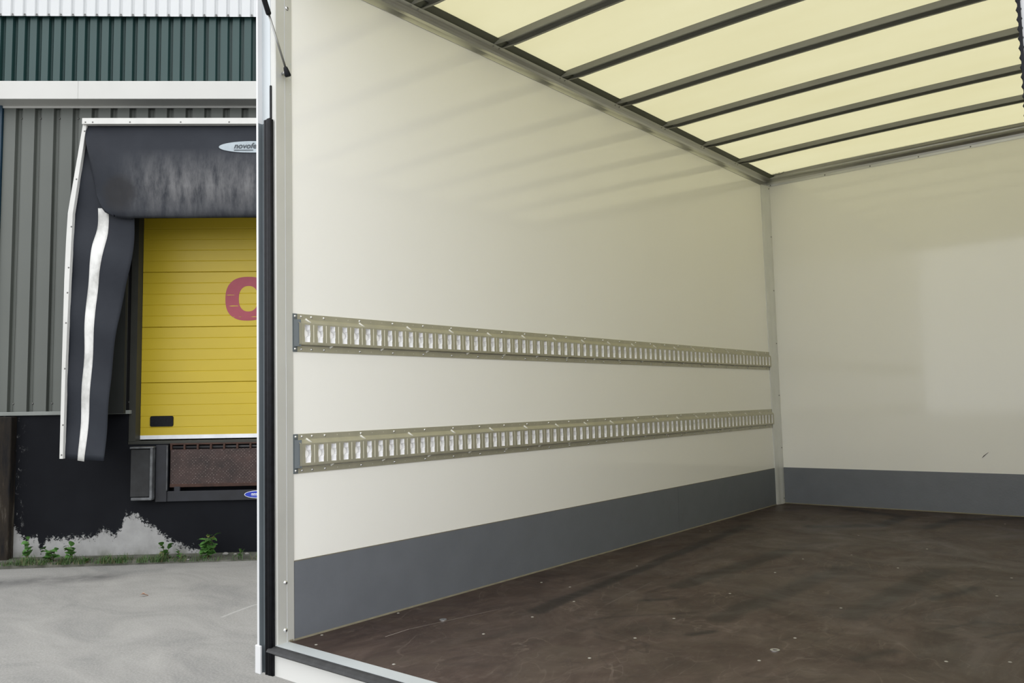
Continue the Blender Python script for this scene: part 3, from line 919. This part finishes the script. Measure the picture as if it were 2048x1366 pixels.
# dock shelter
sh_ = empty('dock_shelter', B @ Matrix.Translation((0, -0.58, 1.05)))
tag(sh_, 'black fabric dock shelter with white edge trim around the yellow door', 'dock shelter')
z_ = 1.05; W0 = 0.58
def shp(u, w, z): return (u, W0 - w, z - z_)
def interp(tab, z):
    for (za, ua), (zb2, ub) in zip(tab[:-1], tab[1:]):
        if za >= z >= zb2: return ua + (ub - ua) * (za - z) / (za - zb2)
    return tab[0][1] if z > tab[0][0] else tab[-1][1]
railL = [(4.42, -1.592), (3.496, -1.722), (3.2, -1.732), (2.831, -1.739), (2.136, -1.741), (1.074, -1.741)]
railR = [(4.42, -1.556), (3.496, -1.673), (2.831, -1.691), (2.036, -1.705), (1.074, -1.710)]
flapR = [(4.42, -1.35), (3.60, -1.108), (3.451, -1.112), (3.233, -1.123), (2.98, -1.152), (2.679, -1.22), (2.329, -1.271), (2.032, -1.304), (1.49, -1.326), (1.042, -1.350)]
strL = [(3.60, -1.458), (3.512, -1.458), (3.36, -1.459), (3.183, -1.504), (2.982, -1.524), (2.681, -1.546), (2.332, -1.558), (2.035, -1.561), (1.543, -1.573), (1.057, -1.590)]
strR = [(3.60, -1.352), (3.496, -1.354), (3.283, -1.365), (3.132, -1.396), (2.905, -1.435), (2.63, -1.458), (2.331, -1.470), (2.034, -1.483), (1.542, -1.496), (1.046, -1.528)]
def smooth(tab, z, r=0.10):
    return sum(interp(tab, min(tab[0][0], max(tab[-1][0], z + r * k / 3))) for k in range(-3, 4)) / 7
def flap_w(u, z):
    e = max(0.0, min(1.0, (u + 1.70) / 0.55))
    return 0.575 - 0.10 * e * e * (0.4 + 0.6 * math.sin(max(0, min(1, (3.6 - z) / 2.5)) * math.pi)) + 0.012 * math.sin(9 * z + 5 * u)
def flapP(a, b):
    zt2 = 4.40 + (1.074 - 4.40) * b
    zr = 4.40 + (1.040 - 4.40) * b
    z = zt2 + (zr - zt2) * a
    u = interp(railL, z) + 0.012; u2 = smooth(flapR, z)
    uu = u + (u2 - u) * a
    return shp(uu, flap_w(uu, z), z)
MB().grid(16, 60, flapP).build('side_flap', M['flap'], sh_, solid=0.004)
def strP(a, b):
    z = 3.56 + (1.052 - 0.012 * a - 3.56) * b
    u = smooth(strL, z, .06); u2 = smooth(strR, z, .06)
    uu = u + (u2 - u) * a
    return shp(uu, flap_w(uu, z) + 0.006, z)
MB().grid(4, 60, strP).build('white_stripe', M['stripe'], sh_, solid=0.001)
headL = [(4.40, -1.575), (4.20, -1.552), (4.0, -1.522), (3.8, -1.478), (3.6, -1.442), (3.565, -1.434), (3.52, -1.39), (3.478, -1.309), (3.456, -1.127)]
def headP(a, b):
    z0 = 4.40; u = -1.575 + (1.98 + 1.575) * (a ** 1.25)
    # lower hem rises round the left corner
    hem = 3.449 + (0.007 if u > -1.1 else 0)
    if u < -1.12: hem = 3.45 + 0.022 * ((-1.12 - u) / 0.19) ** 2 + (0.10 * max(0, (-1.33 - u) / 0.10) ** 2)
    z = z0 + (hem - z0) * b
    left = interp(headL, max(3.456, z))
    uu = max(u, left) if z > 3.47 else u
    bulge = 0.045 * math.sin(b * math.pi) ** 2
    fold = 0.020 * math.exp(-((uu + 1.33 + (4.1 - z) * -0.32) / 0.06) ** 2) * math.sin(min(1, b * 1.4) * math.pi)
    rip = 0.007 * math.sin(5 * uu + 2 * z) + 0.004 * math.sin(13 * uu)
    tuck = -0.05 * max(0, (z_ + 2.48 - z) / 0.10) ** 2 if z < z_ + 2.48 else 0
    return shp(uu, 0.602 + bulge + fold + rip * b + tuck, z)
MB().grid(90, 36, headP).build('head_curtain', M['curtain'], sh_, solid=0.004)
# white trims with fixing screws
MB().box(-1.592, 1.99, W0 - 0.665, W0 - 0.60, 4.393 - z_, 4.455 - z_).build('top_trim', M['trim_white'], sh_, bevel=0.004)
tr = MB()
zz = [4.425, 4.2, 3.9, 3.6, 3.496, 3.44, 3.2, 2.831, 2.4, 2.036, 1.5, 1.074]
for z in zz:
    a, b = interp(railL, z), interp(railR, z)
    for (u, w) in ((a, 0.585), (b, 0.585), (b, 0.635), (a, 0.635)): tr.v.append(shp(u, w, z))
for i in range(len(zz) - 1):
    for k in range(4):
        l = (k + 1) % 4
        tr.poly((4 * i + k, 4 * i + l, 4 * i + 4 + l, 4 * i + 4 + k))
tr.poly((0, 1, 2, 3)); tr.poly([4 * (len(zz) - 1) + k for k in range(4)])
tro = tr.build('side_trim', M['trim_white'], sh_, fix=True)
dk = MB().dome((0, 0, 0), (0, -1, 0), 0.0085, 0.005, 8).mesh('fixing_screw', M['screw_dark'])
copies(dk, 'fixing_screw', [shp(u, 0.635, z) for z, u in ((4.33, -1.577), (3.84, -1.645), (3.36, -1.683), (2.95, -1.70), (2.70, -1.705), (2.40, -1.712), (1.95, -1.712), (1.40, -1.716), (1.11, -1.722))], tro)
top_s = [o for o in sh_.children if o.name.startswith('top_trim')][0]
copies(dk, 'fixing_screw', [shp(u, 0.665, 4.412) for u in (-1.557, -1.486, -1.12, -0.62, -0.14, 0.35, 0.85)], top_s)
# shelter sides and roof cloth back to the wall
MB().prism([(-1.76, 1.15 - z_), (-1.752, 3.496 - z_), (-1.60, 4.45 - z_), (-1.58, 4.45 - z_), (-1.735, 3.496 - z_), (-1.745, 1.15 - z_)], 'y', W0 - 0.585, W0 - 0.0).build('side_cloth', M['flap'], sh_, fix=True)
MB().box(-1.59, 1.99, W0 - 0.60, W0, 4.43 - z_, 4.445 - z_).build('roof_cloth', M['flap'], sh_)
MB().box(-1.62, -1.365, W0 - 0.10, W0 - 0.05, 1.50 - z_, 3.95 - z_).build('shade_panel', M['shelter_shade'], sh_)  # added dark panel over the cladding, painting the shade beside the door
MB().box(1.95, 1.99, W0 - 0.60, W0, 1.1 - z_, 4.44 - z_).build('side_cloth', M['flap'], sh_)
MB().box(1.50, 1.985, W0 - 0.602, W0 - 0.596, 1.05 - z_, 3.6 - z_).build('side_flap', M['flap'], sh_)
MB().box(1.70, 1.80, W0 - 0.606, W0 - 0.602, 1.05 - z_, 3.6 - z_).build('white_stripe', M['stripe'], sh_)
# maker's oval
ov = MB(); seg = 48
ou, oz = 0.082, 4.164
def head_front(u, z):
    b = (4.40 - z) / (4.40 - 3.45)
    return 0.602 + 0.045 * math.sin(b * math.pi) ** 2 + (0.007 * math.sin(5 * u + 2 * z) + 0.004 * math.sin(13 * u)) * b
ov.v.append(shp(ou, head_front(ou, oz) + 0.012, oz))
for k in range(seg):
    t = 2 * math.pi * k / seg
    u, z = ou + 0.330 * math.cos(t), oz + 0.062 * math.sin(t)
    ov.v.append(shp(u, head_front(u, z) + 0.012, z))
for k in range(seg): ov.poly((0, 1 + k, 1 + (k + 1) % seg))
ovo = ov.build('maker_oval', M['logo_grey'], sh_, fix=True, solid=0.001)
tm = text_mesh('novoferm', 0.081, 0.28, 0.0010)
tm.materials.append(M['logo_text'])
to = place('lettering', tm, ovo)
to.rotation_euler = (math.radians(90), 0, 0)
to.location = shp(-0.098, head_front(0, 4.149) + 0.016, 4.147)
MB().box(-0.095, 0.095, W0 - head_front(0, 4.13) - 0.017, W0 - head_front(0, 4.13) - 0.0135, 4.125 - z_, 4.1315 - z_).build('underline', M['logo_text'], ovo)

# dock leveller
lv = empty('dock_leveller', B @ Matrix.Translation((-0.93, 0, 0.57)))
tag(lv, 'rusty dock leveller with hanging checker plate lip below the yellow door', 'dock leveller')
def lbox(name, mat, u0, u1, w0, w1, z0, z1, parent=None, bevel=0.004):
    return MB().box(u0 + 0.93, u1 + 0.93, -w1, -w0, z0 - 0.57, z1 - 0.57).build(name, mat, parent or lv, bevel=bevel)
lbox('side_frame', M['lev_frame'], -1.045, -0.930, -0.02, 0.05, 0.575, 1.165)
lbox('side_edge', M['buffer_steel'], -0.934, -0.925, 0.03, 0.055, 0.69, 1.16)
lbox('side_frame', M['lev_frame'], 1.70, 1.80, -0.02, 0.05, 0.575, 1.165)
lip = lbox('lip_plate', M['rust'], -0.910, 1.69, -0.01, 0.015, 0.735, 1.115)
lbox('lip_edge', M['rust_plain'], -0.910, 1.69, 0.012, 0.022, 0.720, 0.755, lip)
lbox('front_beam', M['lev_frame'], -0.935, 1.70, -0.02, 0.035, 0.575, 0.682)
lbox('top_rail', M['rust_plain'], -0.92, 1.70, -0.05, 0.005, 1.160, 1.178)
lbox('stop_block', M['lev_frame'], -0.862, -0.800, 0.0, 0.028, 0.665, 0.728)
lug = MB().prism([(-0.020, -0.03), (0.020, -0.03), (0.022, 0.018), (0.012, 0.030), (-0.012, 0.030), (-0.022, 0.018)], 'x', -0.009, 0.009).mesh('hinge_lug', M['rust_plain'])
copies(lug, 'hinge_lug', [(0.03 + 0.137 * i, 0.0, 1.138 - 0.57) for i in range(19)], lv)
MB().tube([(0.02, 0.008, 1.135 - 0.57), (2.6, 0.008, 1.135 - 0.57)], 0.014, 10).build('hinge_tube', M['dark'], lv)
def badge(parent, cx, cz, rx, rz, w, name, mat):
    m = MB(); seg = 40
    m.v.append((cx, -w, cz))
    for k in range(seg):
        t = 2 * math.pi * k / seg
        m.v.append((cx + rx * math.cos(t), -w, cz + rz * math.sin(t)))
    for k in range(seg): m.poly((0, 1 + k, 1 + (k + 1) % seg))
    return m.build(name, mat, parent, fix=True, solid=0.0012)
bw = badge(lv, 0.94, 0.633 - 0.57, 0.142, 0.0395, 0.0372, 'badge_rim', M['badge_white'])
bbl = badge(bw, 0.94, 0.633 - 0.57, 0.135, 0.034, 0.0388, 'badge_face', M['badge_blue'])
tb = text_mesh('novoferm', 0.036, 0.28, 0.0008); tb.materials.append(M['badge_white'])
o = place('lettering', tb, bw); o.rotation_euler = (math.radians(90), 0, 0); o.location = (0.868, -0.0405, 0.628 - 0.57)
MB().box(0.872, 0.945, -0.0408, -0.0396, 0.619 - 0.57, 0.6215 - 0.57).build('underline', M['badge_white'], bw)

# dock buffer
bf = empty('dock_buffer', B @ Matrix.Translation((-1.17, 0, 0.59)))
tag(bf, 'black rubber dock buffer in a worn steel frame beside the leveller', 'buffer')
def fbox(name, mat, u0, u1, w0, w1, z0, z1, bevel=0.006):
    return MB().box(u0 + 1.17, u1 + 1.17, -w1, -w0, z0 - 0.59, z1 - 0.59).build(name, mat, bf, bevel=bevel)
fbox('rubber_block', M['buffer_rub'], -1.282, -1.085, 0.0, 0.10, 0.635, 1.125)
fbox('side_plate', M['buffer_steel'], -1.083, -1.055, 0.0, 0.112, 0.615, 1.14)
fbox('bottom_plate', M['buffer_steel'], -1.270, -1.060, 0.0, 0.112, 0.600, 0.630)
fbox('top_plate', M['buffer_steel'], -1.290, -1.048, 0.0, 0.115, 1.133, 1.152)
# wall eye behind the flap
we = MB().tube([(-1.82, -0.012, 1.205), (-1.74, -0.016, 1.202), (-1.70, -0.012, 1.20)], [0.012, 0.016, 0.010], 8)
we.dome((-1.83, -0.001, 1.208), (0, -1, 0), 0.018, 0.012, 8)
weo = we.build('mortar_dab', M['stone'], plo)

# ------------------------------------------------------------------ weeds, grass, stones
def leaf_mesh(l, w, bend, mat):
    m = MB(); nseg = 4
    prof_ = [0.12, 0.85, 1.0, 0.66, 0.05]
    for i in range(nseg + 1):
        t = i / nseg
        x = l * t; z = bend * math.sin(t * 1.9) * l
        hw = w * prof_[i] / 2
        m.v += [(x, -hw, z + hw * 0.25), (x, 0, z), (x, hw, z + hw * 0.25)]
    for i in range(nseg):
        a = 3 * i
        m.poly((a, a + 3, a + 4, a + 1), 0, True); m.poly((a + 1, a + 4, a + 5, a + 2), 0, True)
    return m.mesh('leaf', mat)
LV = [leaf_mesh(0.105, 0.085, 0.25, M['leaf']), leaf_mesh(0.09, 0.075, -0.2, M['leaf']), leaf_mesh(0.075, 0.06, 0.1, M['leaf_yellow'])]

def weed(u, w, h, nl, ls, label, seed, stems=1, spread=0.5, group='weeds along the dock wall'):
    rnd = random.Random(seed)
    root = empty('weed', B @ Matrix.Translation((u, -w, 0.012)))
    tag(root, label, 'weed', group)
    for s in range(stems):
        a = rnd.uniform(0, 6.28); lean = spread * rnd.uniform(0.2, 1.0) * (0.6 if stems == 1 else 1)
        hh = h * rnd.uniform(0.75, 1.0) if s else h
        top = Vector((math.cos(a) * lean * hh * 0.5, -abs(math.sin(a)) * lean * hh * 0.3, hh))
        pts_ = [Vector((0, 0, -0.01)), top * 0.5 + Vector((0, 0, 0.0)), top]
        MB().tube(pts_, [0.004, 0.0032, 0.0018], 6).build('stem', M['stem'], root)
        k = nl // stems
        for i in range(k):
            t = 0.12 + 0.88 * (i + 0.5) / k
            p = top * t
            o = bpy.data.objects.new('leaf', LV[2] if rnd.random() < 0.12 else LV[rnd.randrange(2)])
            col.objects.link(o); o.parent = root
            o.location = p
            yaw = -math.pi / 2 + rnd.uniform(-1.9, 1.9)
            o.rotation_euler = (rnd.uniform(-0.5, 0.5), rnd.uniform(-0.75, 0.55), yaw)
            sc_ = ls * rnd.uniform(0.65, 1.1) * (1.05 - 0.35 * t)
            o.scale = (sc_, sc_, sc_)
    return root
weed(-0.455, 0.16, 0.25, 45, 1.15, 'tall leafy weed against the black dock wall, tallest of the weeds', 3, 4, 1.3)
weed(-0.875, 0.16, 0.145, 18, 0.85, 'small broad-leaved weed in front of the bare grey concrete patch', 5, 3, 1.1)
weed(-1.83, 0.15, 0.165, 26, 0.95, 'bushy green weed growing under the hanging shelter flap', 8, 4, 1.4)
weed(-2.02, 0.17, 0.14, 24, 0.9, 'low leafy weed just left of the hanging shelter flap', 12, 4, 1.5)
weed(-2.30, 0.12, 0.235, 20, 0.85, 'thin dark weed by the brown concrete buttress', 15, 3, 0.9)
weed(-0.115, 0.20, 0.095, 8, 0.55, 'tiny weed by pebbles next to the white van edge', 19, 2, 0.6)
weed(-1.62, 0.27, 0.05, 9, 0.6, 'flat creeping weed at the edge of the asphalt', 23, 3, 1.2)
weed(-0.72, 0.2, 0.09, 10, 0.6, 'small creeping weed midway between the two upright weeds', 27, 3, 0.9)

gr = MB(); rg = random.Random(4)
def blade(u, w, z, h, a, lean, wd):
    b = len(gr.v)
    dx, dy = math.cos(a), math.sin(a)
    for t in (0, 0.55, 1.0):
        off = lean * h * t * t; ww = wd * (1 - 0.85 * t)
        for s in (-1, 1):
            gr.v.append((u + dx * off - dy * ww * s, -w + dy * off + dx * ww * s, z + h * t * (1 - 0.25 * lean * t)))
    mi = 1 if rg.random() < 0.22 else 0
    gr.poly((b, b + 1, b + 3, b + 2), mi); gr.poly((b + 2, b + 3, b + 5, b + 4), mi)
def dens(u):
    if u < -2.42: return 0.3
    if u < -0.62: return 1.0
    if u < -0.2: return 0.25
    return 0.10
for i in range(9300):
    u = rg.uniform(-2.46, 1.6)
    if rg.random() > dens(u): continue
    clump = 0.5 + 0.5 * math.sin(u * 9.1) * math.sin(u * 23.7 + 1)
    if rg.random() > clump ** 1.5 + 0.12: continue
    w = 0.12 + 0.24 * rg.random() ** 0.8
    blade(u, w, 0.010, rg.uniform(0.025, 0.075) * (0.5 + 0.9 * clump), rg.uniform(0, 6.28), rg.uniform(0.2, 1.1), rg.uniform(0.0018, 0.0045))
go = gr.build('grass', [M['grass'], M['grass_dry']], matrix=B)
tag(go, 'short grass and moss growing along the gutter by the dock wall', 'grass', kind='stuff')

def pebble(u, w, r, seed, label):
    rnd = random.Random(seed); m = MB()
    ph = [rnd.uniform(0, 6) for _ in range(4)]
    def fn(a, b):
        t = a * 2 * math.pi; p = b * math.pi
        k = 1 + 0.12 * math.sin(2 * t + ph[0]) + 0.08 * math.sin(3 * t + ph[1] + 2 * p)
        return (r * 1.25 * k * math.sin(p) * math.cos(t), r * k * math.sin(p) * math.sin(t), r * 0.75 * math.cos(p) + r * 0.7)
    m.grid(12, 8, fn)
    o = m.build('pebble', M['stone'], matrix=B @ Matrix.Translation((u, -w, 0.012 + max(0, (0.2 - w)) * 0.08)))
    tag(o, label, 'pebble', 'pebbles in the gutter')
pebble(-0.305, 0.09, 0.022, 1, 'largest pale pebble in the gutter beside the tall weed')
pebble(-0.205, 0.09, 0.014, 2, 'pale pebble in the gutter behind the tiny weed')
pebble(-0.085, 0.09, 0.016, 3, 'pale pebble in the gutter nearest the white van edge')
pebble(-0.62, 0.28, 0.010, 4, 'small pale stone at the asphalt edge left of the tall weed')

dl = MB().grid(6, 4, lambda a, b: ((a - .5) * .075 * (1 - 0.5 * abs(2 * b - 1)), (b - .5) * .045 * math.sin(math.pi * min(1, max(0.08, a))), 0.006 + 0.012 * abs(2 * b - 1) + 0.008 * math.sin(5 * a)))
dlo = dl.build('dry_leaf', M['dryleaf'], matrix=B @ Matrix.Translation((-0.452, -1.80, 0.0)) @ Matrix.Rotation(0.5, 4, 'Z'))
tag(dlo, 'curled brown dead leaf lying on the grey asphalt', 'leaf')
